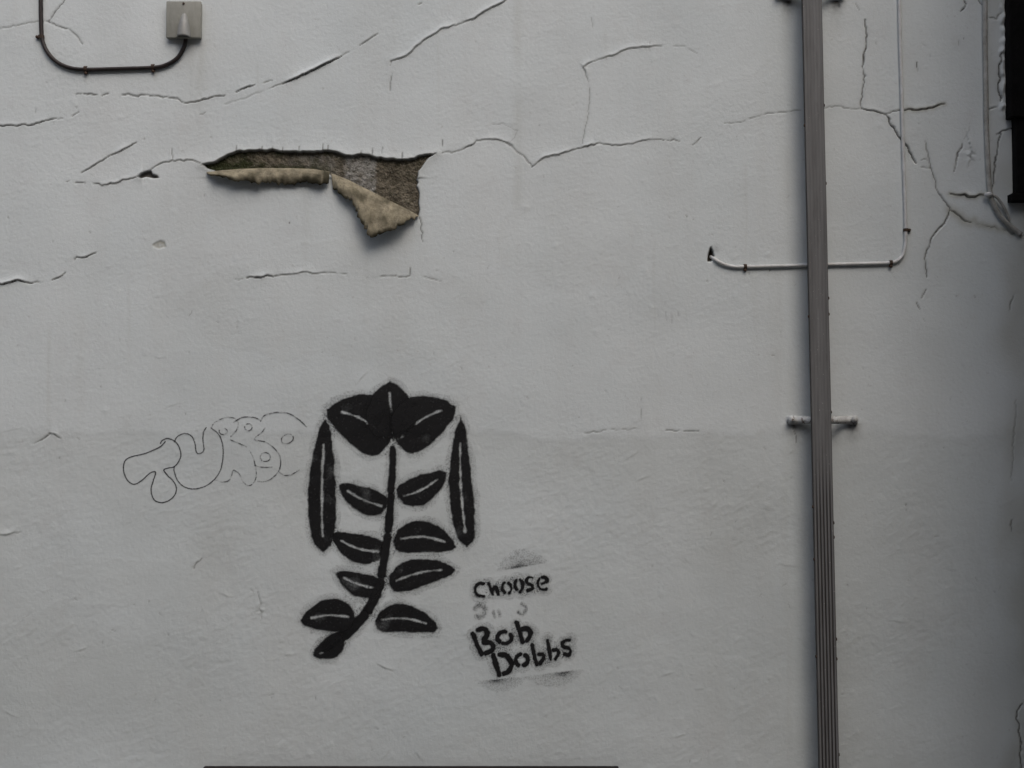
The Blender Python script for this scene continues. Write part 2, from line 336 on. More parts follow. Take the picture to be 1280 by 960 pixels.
for c in [
    ([(-20,158),(0,157),(42,156),(60,150),(70,148)], 1.3, 4, .8, 2), ([(72,148.5),(78,148)], 1.2, 3, .7),
    ([(-15,37),(0,36),(20,33),(47,27),(60,27)], 1.0, 2, .42), ([(61,27),(66,20),(80,1),(86,-10)], 1.1, 3, .8),
    ([(60,27),(70,32),(82,36),(90,40),(98,47),(103,55)], 1.0, 3, .62),
    ([(94,118),(101,117)], 1.2, 3, .7), ([(104,117),(121,119)], 1.5, 4, .85, 2), ([(127,120),(135,117)], 1.4, 4, .8),
    ([(152,118),(160,117),(168,120),(176,118),(185,119)], 1.4, 4, .75), ([(185,119),(222,123),(226,127),(232,129)], 1.2, 4, .7),
    ([(232,129),(248,126),(262,122),(281,119)], 1.5, 4, .85, 2), ([(295,115),(306,110),(318,106)], 1.6, 5, .9, 4), ([(329,104),(340,101)], 1.2, 3, .6),
    ([(282,130),(310,121),(342,109)], .7, 1.5, .3), ([(340,109),(352,105)], 1.2, 3, .6), ([(352,105),(365,100),(395,86),(427,70)], 1.9, 6, .95, 7, .25), ([(429,69),(436,65)], .9, 2, .5),
    ([(449,57),(460,50),(472,42)], 1.2, 3, .7, 2, .2),
    ([(487,114),(488,102),(490,92)], 1.1, 3, .6), ([(488,82),(489,76),(508,70),(520,58),(535,47),(555,35),(578,29)], 1.1, 3, .55, 4, .5),
    ([(578,29),(595,22),(606,14),(622,6),(640,-4)], 1.3, 4, .6, 5, .4), ([(523,6),(527,4)], 1.3, 3, .7),
    ([(83,227),(86,226)], 1.3, 2, .7), ([(94,228),(106,229)], 1.5, 3, .8), ([(116,230),(130,231),(150,227),(165,223),(173,220)], 1.3, 4, .75, 3),
    ([(187,213),(195,207),(203,203),(215,200),(240,200),(253,205)], 1.1, 3, .55, 2), ([(215,185),(215,200)], .9, 2, .55),
    ([(101,216),(118,206),(135,196)], 1.3, 4, .75, 3, .3), ([(135,196),(152,188),(170,178)], 1.4, 4, .85, 4, .3), ([(90,145),(98,140)], 1.1, 3, .6), ([(249,143),(256,140)], 1, 2, .4),
    ([(-15,354),(0,355),(12,353),(23,350),(32,353),(40,354)], 1.9, 5, 1, 6), ([(40,354),(46,352),(54,352)], 1.2, 3, .6), ([(65,350),(73,347),(81,341)], 1.5, 4, .9, 4), ([(93,325),(96,321),(106,322),(112,319),(120,316)], 1.3, 4, .8, 4),
    ([(294,349),(303,349)], 1, 2, .4), ([(308,348),(318,347),(330,346),(345,345)], 1.6, 5, .85, 5), ([(345,345),(365,343),(380,340),(395,342),(405,341)], 1.2, 3, .6, 2), ([(405,341),(434,343)], 1, 2, .5, 0, .6, .45),
    ([(458,347),(470,346),(495,345)], 1.2, 3, .6, 0, .5, .42), ([(498,346),(512,345),(513,335)], 1.2, 3, .75), ([(530,346),(545,350),(557,352)], .9, 2, .4, 0, .5, .45),
    ([(553,191),(568,190),(580,186)], 1.1, 3, .6), ([(580,186),(588,182),(595,176)], 1.4, 4, .75, 6), ([(595,176),(605,174),(620,174),(632,178),(640,182)], 1.1, 3, .55, 3),
    ([(632,178),(640,183),(646,190),(655,195),(660,203),(665,209)], 1.3, 3, .6), ([(665,209),(672,203),(680,197),(695,194),(710,190),(722,186)], 1.2, 3, .55, 4), ([(722,186),(735,183),(750,179)], 1.4, 4, .7, 6), ([(750,179),(765,182),(780,181),(795,178),(815,175),(830,176)], 1.1, 3, .55, 2), ([(834,176),(849,177)], 1.3, 3, .65),
    ([(616,155),(628,154),(640,160),(647,163),(643,172),(637,178)], .7, 1, .28),
    ([(728,180),(730,168),(734,150),(736,135),(737,115),(734,98)], .9, 2, .5, 0, .6, .35), ([(734,98),(732,90),(729,84),(736,79),(745,76)], 1.1, 3, .5, 4), ([(745,76),(765,70),(785,61),(800,59),(828,57)], 1, 2, .5, 3), ([(842,57),(860,60),(872,67)], .8, 1.5, .35, 0, .6, .4), ([(866,181),(876,172)], 1.3, 3, .7),
    ([(739,22),(741,35)], .8, 1, .3), ([(812,52),(812,64)], .7, 1, .3),
    ([(905,154),(925,153),(945,146),(960,141),(980,140),(1002,137)], 1.1, 2, .5, 0, .5, .42), ([(1030,135),(1044,132),(1060,135),(1078,136)], 1, 2, .5),
    ([(1081,24),(1083,36),(1084,44),(1083,58),(1080,72),(1079,86)], 1.7, 5, 1), ([(1079,86),(1081,95),(1079,110),(1077,124),(1077,134)], 1.4, 5, .85),
    ([(1077,135),(1088,138),(1098,140),(1108,143)], 1.6, 5, .85, 3), ([(1108,143),(1112,148),(1114,156),(1120,164),(1126,173),(1134,182),(1139,192),(1145,204)], 2.2, 7, 1, 0, .8),
    ([(1108,142),(1116,139),(1126,137)], 1.2, 4, .65), ([(1128,137),(1150,137),(1165,135),(1172,132),(1181,130)], 2.0, 5, .95, 3, .6, 0, 3),
    ([(1146,78),(1147,89)], 1.7, 4, .9), ([(1048,2),(1049,9)], 1.6, 4, .9), ([(1069,4),(1074,13)], 1, 2, .4), ([(1207,-3),(1207,8),(1201,14)], 2.0, 4, .95), ([(1222,-2),(1228,6)], 1.6, 4, .8),
    ([(1157,177),(1160,190),(1163,205),(1168,222),(1172,238)], 1.4, 4, .75), ([(1172,238),(1178,247),(1188,262)], 1.8, 5, .8), ([(1188,262),(1181,279),(1170,290),(1163,302),(1158,316),(1157,330),(1159,346)], 1.6, 5, .85),
    ([(1158,362),(1155,368),(1152,373)], 1.4, 3, .8), ([(1146,378),(1150,386)], 2.0, 3, .75), ([(1188,263),(1196,268),(1205,276),(1213,278)], 2.2, 5, .7, 0, .8, 0, 7), ([(1213,278),(1235,283),(1255,288),(1276,294)], 1.2, 2, .4, 0, 1.4, .5, 5),
    ([(1203,180),(1200,188),(1196,198),(1193,214)], 1.8, 4, .75), ([(1152,200),(1160,200)], 1.2, 2, .5), ([(1152,209),(1165,210)], 1.2, 2, .5), ([(1212,158),(1205,174)], .8, 1, .3),
    ([(1188,242),(1196,244),(1206,243),(1214,246),(1224,243),(1234,243)], 2.6, 5, .7, 6, 1.2, 0, 4),
    ([(1252,66),(1249,90),(1248,112),(1251,126)], 2.0, 6, 1, 0, .9), ([(1252,166),(1248,182),(1245,200),(1242,220),(1240,236)], 1.6, 5, .9), ([(1246,168),(1256,163),(1268,162)], 1.6, 4, .7, 3), ([(1234,136),(1248,133)], 1.4, 3, .4, 3),
    ([(1206,160),(1215,190),(1210,210)], .8, 2, .15, 3), ([(1238,22),(1246,24),(1252,16)], 1.8, 3, .5),
    ([(1279,880),(1272,889),(1271,899),(1275,905),(1274,914),(1278,930),(1276,945),(1279,965)], 1.8, 5, .85), ([(1266,370),(1262,388)], 1.8, 3, .5), ([(1270,500),(1267,560),(1265,600)], 1, 2, .35), ([(1265,650),(1264,664)], 1.8, 3, .7),
    ([(730,541),(745,540),(757,538)], 1.1, 2, .55), ([(763,537),(800,536),(801,520),(801,498)], .7, 1, .42, 0, .5, .38), ([(832,538),(849,538)], 1.3, 2, .65), ([(855,539),(873,539)], 1.2, 2, .6), ([(640,543),(690,545),(730,541)], .6, .4, .08),
    ([(42,555),(52,550),(63,542)], 1.4, 4, .55, 0), ([(60,541),(66,542),(75,548)], 1.6, 4, .3, 8), ([(523,269),(526,284),(528,302)], 1.0, 3, .7),
    ([(-10,670),(10,668),(26,665)], .8, 2, .2, 3), ([(242,712),(246,703),(252,698)], 1.2, 3, .45, 4), ([(322,740),(325,750),(326,776)], 1, 2, .3, 2), ([(470,830),(492,840)], .9, 2, .2, 3), ([(296,402),(298,418)], .8, 1, .3), ([(240,388),(236,395)], .8, 1, .4),
]: crack(*c)
for px, top in [(296,182),(328,183),(341,184),(354,184),(374,183),(404,180),(410,182),(452,188),(466,185),(478,184),(503,191),(553,175)]:
    crack([(px, top), (px - .5, top + 8)], .9, 2, .75, jit=.2)
for px, py, s, d in [(10,272,1.6,.6),(66,302,2.2,.25),(112,290,1.2,.7),(58,103,1,.6),(180,174,1.4,.3),(264,172,1.6,.35),(95,134,1,.6),(858,270,2,.85),(362,279,2,.8),(1095,54,1.6,.35),(1205,48,2,.5),(1101,72,1.2,.4),
                     (1133,632,2.2,.8),(1133,638,1.2,.5),(1060,732,1.4,.6),(1195,370,1.8,.4),(1218,371,2,.5),(1262,913,1.5,.6),(884,352,1.4,.5),(936,342,1.6,.8),(962,338,1.6,.8),(1124,330,1.5,.6),(836,272,1,.4),(575,520,1,.5),(74,573,1.5,.6),
                     (236,440,1.5,.3),(126,484,1.6,.5),(210,793,1.2,.5),(186,752,1.4,.4),(815,708,1,.4),(790,790,1.2,.3),(905,602,1.2,.4),(1243,740,1.3,.5),(725,815,1.4,.35),(1180,560,1,.4),(455,885,1,.4),(530,875,1,.4),(772,836,1.2,.6),(275,876,1,.4),
                     (830,397,.1,0)]:
    crack([(px - .4, py - s * .6), (px + .4, py + s * .6)], s, 2, d, jit=0)
for k in range(130):                     # pin holes and flecks nobody placed by hand
    px, py = rng.uniform(-15, 1265), rng.uniform(-15, 975)
    crack([(px, py), (px + rng.normal(0, 2), py + rng.normal(0, 2.5))], rng.uniform(.5, 1.0), 1.2, rng.uniform(.12, .42), jit=0)
for k in range(36):                      # short brush-edge ridges
    px, py = rng.uniform(-15, 1260), rng.uniform(420, 960)
    a = rng.normal(-.25, .5); L = rng.uniform(8, 30)
    crack([(px, py), (px + L * .5 * math.cos(a), py + L * .5 * math.sin(a) + rng.normal(0, 1)), (px + L * math.cos(a), py + L * math.sin(a))], .6, .5, .05, rng.uniform(1, 2.4), .5)
for i, px in enumerate((822, 832, 839, 847, 857)):
    crack([(px, 390), (px + 1, 396 + (i % 3) * 4)], 2.0, .3, .24 if i in (1, 2, 3) else .12, jit=.2)

def inside(poly, gx, gy):
    r = np.zeros(gx.shape, bool); n = len(poly)
    for i in range(n):
        (x1, y1), (x2, y2) = poly[i], poly[(i + 1) % n]
        if y1 == y2: continue
        c = ((y1 > gy) != (y2 > gy)) & (gx < (x2 - x1) * (gy - y1) / (y2 - y1) + x1); r ^= c
    return r
def segdist(pts, gx, gy, rad=None):
    best = np.full(gx.shape, 1e9)
    for i in range(len(pts) - 1):
        ax, ay = pts[i]; bx, by = pts[i + 1]; dx, dy = bx - ax, by - ay; L2 = max(dx * dx + dy * dy, 1e-9)
        t = np.clip(((gx - ax) * dx + (gy - ay) * dy) / L2, 0, 1)
        d = np.hypot(gx - ax - t * dx, gy - ay - t * dy)
        if rad is not None: d = d - (rad[i] + (rad[i + 1] - rad[i]) * t)
        best = np.minimum(best, d)
    return best
def sdf(poly, gx, gy):
    d = segdist(list(poly) + [poly[0]], gx, gy); return np.where(inside(poly, gx, gy), -d, d)

top_edge = [(251,206),(258,204),(266,203),(274,199),(280,196),(288,192),(296,189),(308,188.5),(320,188),(333,188.5),(345,187.5),(358,189),(370,189),(388,189.5),(405,188),(414,188.5),(422,190),(432,194),(440,195),(447,193),(455,193),(462,193.5),(468,196),(480,198),(492,198),(505,199),(514,198),(522,195),(532,193),(546,191)]
HOLE = top_edge + [(538,196),(530,205),(523,214),(521,224),(523,236),(524,250),(525,262),(523,271),(500,262),(470,248),(440,234),(420,224),(410,217),(395,214),(340,213),(300,215),(270,215)]
HOLE = [tuple(p) for p in jag(HOLE + [HOLE[0]], .7, 4)[:-1]]
sl = window(225, 575, 165, 325)
dh = sdf(HOLE, PX[sl], PY[sl])
H[sl] += .004 * np.exp(-np.maximum(dh, 0) / 7) * (dh > 0) * (PY[sl] < 222)      # rim of the paint skin curls outward
hole_mask = np.full(H.shape, 1e3); hole_mask[sl] = dh
H[sl] = np.where(dh < 0, H[sl] - .012 * sstep(0, -1.8, dh), H[sl])
dirt[sl] = np.maximum(dirt[sl], .85 * sstep(1.2, -1.0, dh))
grime_shade[sl] = np.maximum(grime_shade[sl], .18 * np.exp(-np.maximum(dh, 0) / 5))
# small chip left of the hole
CHIP = [(172,221),(176,216),(184,213),(189,213),(190,217),(196,219),(199,222),(192,223),(182,221),(176,223)]
sl = window(160, 210, 200, 235); dc = sdf(CHIP, PX[sl], PY[sl])
H[sl] -= .009 * sstep(.3, -1.5, dc); dirt[sl] = np.maximum(dirt[sl], .92 * sstep(.8, -1, dc)); H[sl] += .003 * np.exp(-np.maximum(dc, 0) / 5) * (dc > 0) * (PX[sl] < 178)
C2 = [(190,306),(194,303),(201,300),(206,302),(208,309),(199,311),(193,310)]
sl = window(180, 216, 292, 320); dc = sdf(C2, PX[sl], PY[sl]); grime_shade[sl] = np.maximum(grime_shade[sl], .8 * sstep(.8, -1.5, dc) * (.6 + vn(PX[sl], PY[sl], 3, 9))); H[sl] -= .002 * sstep(.3, -1, dc)
# hole where the right-hand cable leaves the wall
C3 = [(884,327),(885,318),(888,308),(891,313),(893,321),(889,327)]
sl = window(870, 915, 295, 340); dc = sdf(C3, PX[sl], PY[sl]); H[sl] -= .014 * sstep(.4, -1.6, dc); dirt[sl] = np.maximum(dirt[sl], sstep(.8, -.8, dc))
dirt[sl] = np.maximum(dirt[sl], .35 * np.exp(-((PX[sl] - 895) / 5) ** 2 - ((PY[sl] - 311) / 4) ** 2) * (.7 + vn(PX[sl], PY[sl], 3, 8)))
# lumpy plaster bead along the black casing
sl = window(1236, 1262, -20, 180)
H[sl] += .009 * np.exp(-((PX[sl] - 1254 + 5 * vn(PX[sl], PY[sl], 14, 46)) / 3.2) ** 2) * np.clip(.6 + 1.6 * vn(PX[sl], PY[sl], 9, 47), 0, 1.4) * sstep(160, 130, PY[sl])
# lasting stains plus a painted conduit shadow: rust under straps, damp and algae towards the right-hand corner, old run of dirty water
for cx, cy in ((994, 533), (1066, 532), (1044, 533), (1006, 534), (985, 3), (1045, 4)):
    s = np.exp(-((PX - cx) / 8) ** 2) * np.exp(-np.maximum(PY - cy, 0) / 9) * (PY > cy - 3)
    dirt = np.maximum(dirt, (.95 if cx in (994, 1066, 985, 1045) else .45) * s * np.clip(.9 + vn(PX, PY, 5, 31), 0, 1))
crack([(989,530),(992,538),(995,545),(995,553)], 1.3, 1, .75, 0, .3)
for cx, cy in ((53, 50), (108, 92), (194, 90)):
    grime_shade = np.maximum(grime_shade, .35 * np.exp(-((PX - cx) / 3) ** 2 - ((PY - cy) / 9) ** 2) * (PY > cy - 4))
corner = sstep(1234, 1278, PX + 40 * vn(PX, PY, 60, 32)) * (.35 + .65 * sstep(0, .5, vn(PX, PY, 40, 33, 90) + .35))
grime_shade = np.maximum(grime_shade, (.38 + .3 * sstep(330, 200, PY)) * corner)
grime_shade = np.maximum(grime_shade, .13 * np.exp(-((PX - 647) / 7) ** 2) * (PY < 260) * np.clip(.8 + 2 * vn(PX, PY, 20, 34, 60), 0, 1))
grime_shade = np.maximum(grime_shade, .22 * np.exp(-((PX - 246) / 10) ** 2) * sstep(45, 60, PY) * sstep(200, 60, PY) * np.clip(.8 + 2 * vn(PX, PY, 12, 35, 60), 0, 1))
grime_shade = np.maximum(grime_shade, .10 * low * np.clip(.5 + 2 * vn(PX, PY, 150, 36), 0, 1))
grime_shade = np.maximum(grime_shade, .16 * np.exp(-np.abs(PX - 985) / 22) * np.clip(.7 + 1.5 * vn(PX, PY, 16, 37, 120), 0, 1))  # soft shadow left of the conduit, painted into the wall colour
for k in range(26):
    cx, cy, L = rng.uniform(0, 1240), rng.uniform(0, 700), rng.uniform(60, 260)
    grime_shade = np.maximum(grime_shade, rng.uniform(.04, .10) * np.exp(-((PX - cx - 3 * vn(PY, PY * 0, 60, 48)) / rng.uniform(1.5, 7)) ** 2) * sstep(cy, cy + 12, PY) * sstep(cy + L, cy + L * .3, PY))
for cx, cy, rx, ry in ((420, 380, 190, 70), (860, 620, 120, 60), (150, 760, 170, 60), (720, 300, 90, 60), (1140, 720, 90, 130)):   # old patch repairs
    e = np.hypot((PX - cx) / rx, (PY - cy) / ry) + .5 * vn(PX, PY, 60, 49); m_ = sstep(1.03, .97, e)
    H += .0002 * m_; grime_shade = np.maximum(grime_shade, .05 * m_ * np.clip(.7 + vn(PX, PY, 50, 43), 0, 1.3))
# the arris at the right-hand end rolls back into the corner
H -= .03 * sstep(1280, 1296, PX) ** 2

def height(x, z):
    i = np.clip(np.searchsorted(xs, x) - 1, 0, len(xs) - 2); j = np.clip(np.searchsorted(zs, z) - 1, 0, len(zs) - 2)
    a = np.clip((x - xs[i]) / (xs[i + 1] - xs[i]), 0, 1); b = np.clip((z - zs[j]) / (zs[j + 1] - zs[j]), 0, 1)
    return (H[i, j] * (1 - a) + H[i + 1, j] * a) * (1 - b) + (H[i, j + 1] * (1 - a) + H[i + 1, j + 1] * a) * b

def grid_mesh(name, VX, VY, VZ, keep, attrs):
    ni, nj = VX.shape
    idx = np.arange(ni * nj).reshape(ni, nj)
    q = np.stack([idx[:-1, :-1], idx[1:, :-1], idx[1:, 1:], idx[:-1, 1:]], -1)[keep]
    used = np.zeros(ni * nj, bool); used[q.ravel()] = True
    remap = np.cumsum(used) - 1; q = remap[q]
    co = np.stack([VX.ravel(), VY.ravel(), VZ.ravel()], -1)[used]
    me = bpy.data.meshes.new(name); me.vertices.add(len(co)); me.vertices.foreach_set('co', co.astype(np.float32).ravel())
    n = len(q); me.loops.add(n * 4); me.loops.foreach_set('vertex_index', q.astype(np.int32).ravel())
    me.polygons.add(n); me.polygons.foreach_set('loop_start', np.arange(0, n * 4, 4, dtype=np.int32)); me.polygons.foreach_set('loop_total', np.full(n, 4, np.int32))
    me.update(calc_edges=True); me.validate()
    for k, v in attrs.items(): attr(me, k, v.ravel()[used])
    me.polygons.foreach_set('use_smooth', np.ones(n, bool))
    return me

wall = empty('rendered_wall', (0, 0.15, 0), 'long white painted rendered wall, cracked and peeling, grimy at its right-hand corner', 'wall')
hm = hole_mask; hk = np.maximum(np.maximum(hm[:-1, :-1], hm[1:, :-1]), np.maximum(hm[:-1, 1:], hm[1:, 1:])) > -4.5
link('paint_skin', grid_mesh('paint_skin', X, -H, Z, hk, {'coat': low * (.75 + .8 * vn(X, Z, .3, 45)), 'dirt': np.clip(dirt, 0, 1), 'grime_shade': np.clip(grime_shade, 0, 1)}), M_wall, wall)
box('masonry', (-5, .045, -.02), (RX + .01, .30, 4.2), M_core, wall)
coping = box('coping', (-5.02, -.03, 4.203), (RX + .01, .33, 4.27), M_slab, wall, .008)

# exposed render inside the hole
gx, gy = np.meshgrid(np.arange(244, 556, .7), np.arange(180, 280, .7), indexing='ij')
d = sdf(HOLE, gx, gy); SX, SZ = W(gx, gy)
SH = -.0075 + .002 * vn(SX, SZ, .03, 50) * 2 + .0034 * vn(SX, SZ, .009, 51) + .0026 * vn(SX, SZ, .0042, 56)
pale = np.clip(sstep(426, 436, gx + 3 * vn(gx, gy, 6, 52)) * sstep(472, 467, gx + 3 * vn(gx, gy, 6, 53)) * (.75 + vn(gx, gy, 8, 54)) + .5 * sstep(345, 390, gx) * sstep(430, 410, gx) * sstep(190, 196, gy) * (.6 + vn(gx, gy, 9, 57)), 0, 1)
moss = np.clip(sstep(345, 270, gx) * .95 + .45 * sstep(.0, .25, vn(gx, gy, 10, 58)) * sstep(425, 400, gx) + sstep(200, 211, gy) * sstep(425, 400, gx) * .8 + 1.4 * (vn(gx, gy, 14, 55) - .1) * sstep(430, 380, gx) + .55 * np.exp(-np.abs(segdist(top_edge, gx, gy)) / 3), 0, 1)
kp = (d[:-1, :-1] < 3) & (d[1:, 1:] < 3)
link('bare_render', grid_mesh('bare_render', SX, -SH, SZ, kp, {'pale': pale, 'moss': moss}), M_sub, wall)['label'] = 'bare damp brown render showing where the paint has peeled'

def flap(hinge, free, out, nv, bow, dirt_fn, seed):
    """a curled sheet of paint skin from a hinge line on the wall to a free edge hanging in front of it"""
    n = 72
    def resample(p, n):
        p = np.array(p, float); L = np.concatenate([[0], np.cumsum(np.hypot(*np.diff(p, axis=0).T))]); t = np.linspace(0, L[-1], n)
        return np.stack([np.interp(t, L, p[:, 0]), np.interp(t, L, p[:, 1])], -1)
    A = resample(hinge, n); B = resample([tuple(q) for q in jag(free, 1.3, 2.5)], n); V = []; D = []
    for layer in (0, 1):
        for i in range(n):
            for k in range(nv + 1):
                t = k / nv; p = A[i] * (1 - t) + B[i] * t
                ends = min(1, min(i, n - 1 - i) / 4)
                y = -.002 - (out(i / (n - 1)) * (math.sin(t * math.pi * .5) ** .8) + bow * math.sin(math.pi * t)) * (.35 + .65 * ends) + (layer * .0016)
                y += .003 * float(vn(p[0], p[1], 14, seed))
                x, z = W(p[0], p[1], y); V.append((float(x), y, float(z))); D.append(dirt_fn(p[0], p[1], t, i / (n - 1)))
    F = []; m = (nv + 1); o = n * m
    for i in range(n - 1):
        for k in range(nv):
            a, b2, c, e = i*m + k, (i+1)*m + k, (i+1)*m + k + 1, i*m + k + 1
            F.append((a, e, c, b2)); F.append((o + a, o + b2, o + c, o + e))
    for i in range(n - 1):
        F.append((i*m, (i+1)*m, o + (i+1)*m, o + i*m)); F.append((i*m + nv, o + i*m + nv, o + (i+1)*m + nv, (i+1)*m + nv))
    for k in range(nv):
        F.append((k, o + k, o + k + 1, k + 1)); e = (n - 1) * m; F.append((e + k, e + k + 1, o + e + k + 1, o + e + k))
    me = mesh('paint_flap', V, F); attr(me, 'dirt', np.array(D)); return link('paint_flap', me, M_flap, wall, True)
def nz(x, y, s, k): return float(vn(x, y, s, k))
f1 = flap([(258,215),(275,213),(300,211),(330,210),(360,210),(390,211),(412,214)],
          [(259,218),(272,221),(290,225),(312,227),(330,228),(350,230),(365,230),(378,227),(388,229),(400,232),(411,229)],
          lambda s: .014 + .006 * math.sin(s * 7), 8, .008,
          lambda x, y, t, s: min(1, max(0, 1.5 * max(0, t - .42) + (.9 if x > 404 else 0) + (.6 if 378 < x < 402 and t > .35 else 0) + 2.2 * (nz(x, y, 12, 60) - .02) + .5 * nz(x, y, 4, 63))), 61)
f1['label'] = 'long curled strip of peeled cream paint skin'
f2 = flap([(414,217),(422,219),(440,227),(462,238),(490,252),(508,261),(523,269)],
          [(416,236),(428,246),(441,254),(444,264),(451,278),(458,291),(463,298),(480,291),(500,283),(512,276),(523,271)],
          lambda s: .030 * min(1, .35 + 1.4 * s) * (1 if s < .8 else (1 - s) * 5 * .8 + .2), 12, .004,
          lambda x, y, t, s: min(1, max(0, (.95 if t > .90 else 0) * (.8 + nz(x, y, 6, 65)) + (.55 if t < .10 else 0) * max(0, .4 + 2 * nz(x, y, 9, 67)) + .5 * max(0, 1 - math.hypot((x - 452) / 14, (y - 243) / 7)) + 2.4 * (nz(x, y, 15, 62) - .03) + .55 * nz(x, y, 4, 66) + .75 * max(0, 1 - math.hypot((x - 496) / 12, (y - 268) / 8)))), 64)
f2['label'] = 'broad triangular flap of peeled cream paint skin hanging down'

# ------------------------------------------------------------------ paint on the wall
_lay = [0]
def decal(name, bbox, step, fn, mat, parent, thr=.02):
    _lay[0] += 1; up = .0006 + .00008 * (_lay[0] % 8)
    gx, gy = np.meshgrid(np.arange(bbox[0], bbox[2] + step, step), np.arange(bbox[1], bbox[3] + step, step)[::-1], indexing='ij')
    D = np.clip(fn(gx, gy), 0, 1)
    keep = np.maximum(np.maximum(D[:-1, :-1], D[1:, :-1]), np.maximum(D[:-1, 1:], D[1:, 1:])) > thr
    if not keep.any(): return None
    DX, DZ = W(gx, gy)
    me = grid_mesh(name, DX, -(height(DX, DZ) + up), DZ, keep, {'coverage': D})
    return link(name, me, mat, parent)
def spray(d, gx, gy, seed, edge=1.3, halo=.30, reach=7.0):
    """paint coverage from a signed pixel distance: solid inside, fuzzy edge, overspray outside"""
    d = d + 2.2 * vn(gx, gy, 13, seed + 5) + 1.2 * vn(gx, gy, 6, seed) + .9 * vn(gx, gy, 2.5, seed + 1)
    solid = 1 - sstep(-edge, edge, d)
    mist = halo * np.exp(-np.maximum(d, 0) / reach * 2.0) * np.clip(.75 + 1.3 * vn(gx, gy, 26, seed + 2), 0, 1.4)
    return np.maximum(solid, mist)

def leaf(a, b, w, bend=0.0, n=18, sk=.45):
    """pointed leaf outline from stalk a to tip b"""
    a = np.array(a, float); b = np.array(b, float); ax = b - a; L = np.hypot(*ax); nr = np.array([-ax[1], ax[0]]) / L
    lft = []; rgt = []
    for k in range(n + 1):
        t = k / n; h = w * .5 * (math.sin(math.pi * t ** (.5 / sk * .62)) ** .58 if 0 < t < 1 else 0)
        c = a + ax * t + nr * bend * math.sin(math.pi * t)
        lft.append(c + nr * h); rgt.append(c - nr * h)
    return [tuple(p) for p in lft + rgt[::-1][1:-1]]
motif = empty('stencil_graffiti', WP(488, 660, 0), 'black spray-painted stencil of a leafy sprig inside two upright leaves, beside the lettering', 'graffiti')
def veined(a, b, w, bend, gap=1.3, t0=.12, t1=.8):
    pl = leaf(a, b, w, bend); a = np.array(a, float); b = np.array(b, float); ax = b - a; nr = np.array([-ax[1], ax[0]]) / np.hypot(*ax)
    vein = [tuple(a + ax * t + nr * bend * math.sin(math.pi * t)) for t in np.linspace(t0, t1, 7)]
    return pl, vein, gap
LEAVES = [((487,553),(409,512),70,10),((490,549),(487,477),62,0),((495,553),(569,508),64,-8),
          ((404,690),(407,522),35,-3),((584,684),(576,522),30,-4),
          ((484,634),(424,606),33,-4),((497,622),(558,590),36,5),((481,690),(414,668),36,-6),((491,676),(571,684),40,-9),
          ((476,736),(420,716),30,-4),((486,730),(569,712),36,-6),((468,776),(548,786),36,-8),((444,772),(376,776),42,5),((428,796),(392,820),28,-3)]
for k, (a, b_, w_, bd) in enumerate(LEAVES):
    pl, vein, gap = veined(a, b_, w_, bd)
    xsn = [p[0] for p in pl]; ysn = [p[1] for p in pl]
    def fn(gx, gy, pl=pl, vein=vein, gap=gap, k=k):
        d = sdf(pl, gx, gy); dv = segdist(vein, gx, gy) - gap
        solid = spray(np.maximum(d, -dv), gx, gy, 70 + 3 * (k % 6), halo=.26, reach=8)
        return solid * (1 - .30 * np.clip((vn(gx, gy, 24, 69) - .16) * 4, 0, 1) - .12 * np.clip(vn(gx, gy, 3, 68) * 3, 0, 1))
    decal('stencil_leaf', (min(xsn) - 10, min(ysn) - 10, max(xsn) + 10, max(ysn) + 10), 1.0, fn, M_black, motif, .045)
for k, (pts, rad) in enumerate([([(491,560),(491,592),(489,612)], (4, 4.5, 4.5)), ([(489,620),(487,645),(485,662)], (4.5, 5, 5)), ([(484,671),(481,695),(477,718)], (5, 5.2, 5.5)),
                                ([(476,727),(470,745),(460,762)], (5.5, 6, 6.3)), ([(455,769),(440,785),(424,797),(408,808)], (6.5, 7, 7.5, 8))]):
    def fn(gx, gy, pts=pts, rad=rad, k=k): return spray(segdist(pts, gx, gy, rad), gx, gy, 90 + k, halo=.26)
    decal('stencil_stem', (min(p[0] for p in pts) - 18, min(p[1] for p in pts) - 18, max(p[0] for p in pts) + 18, max(p[1] for p in pts) + 18), 1.0, fn, M_black, motif, .045)

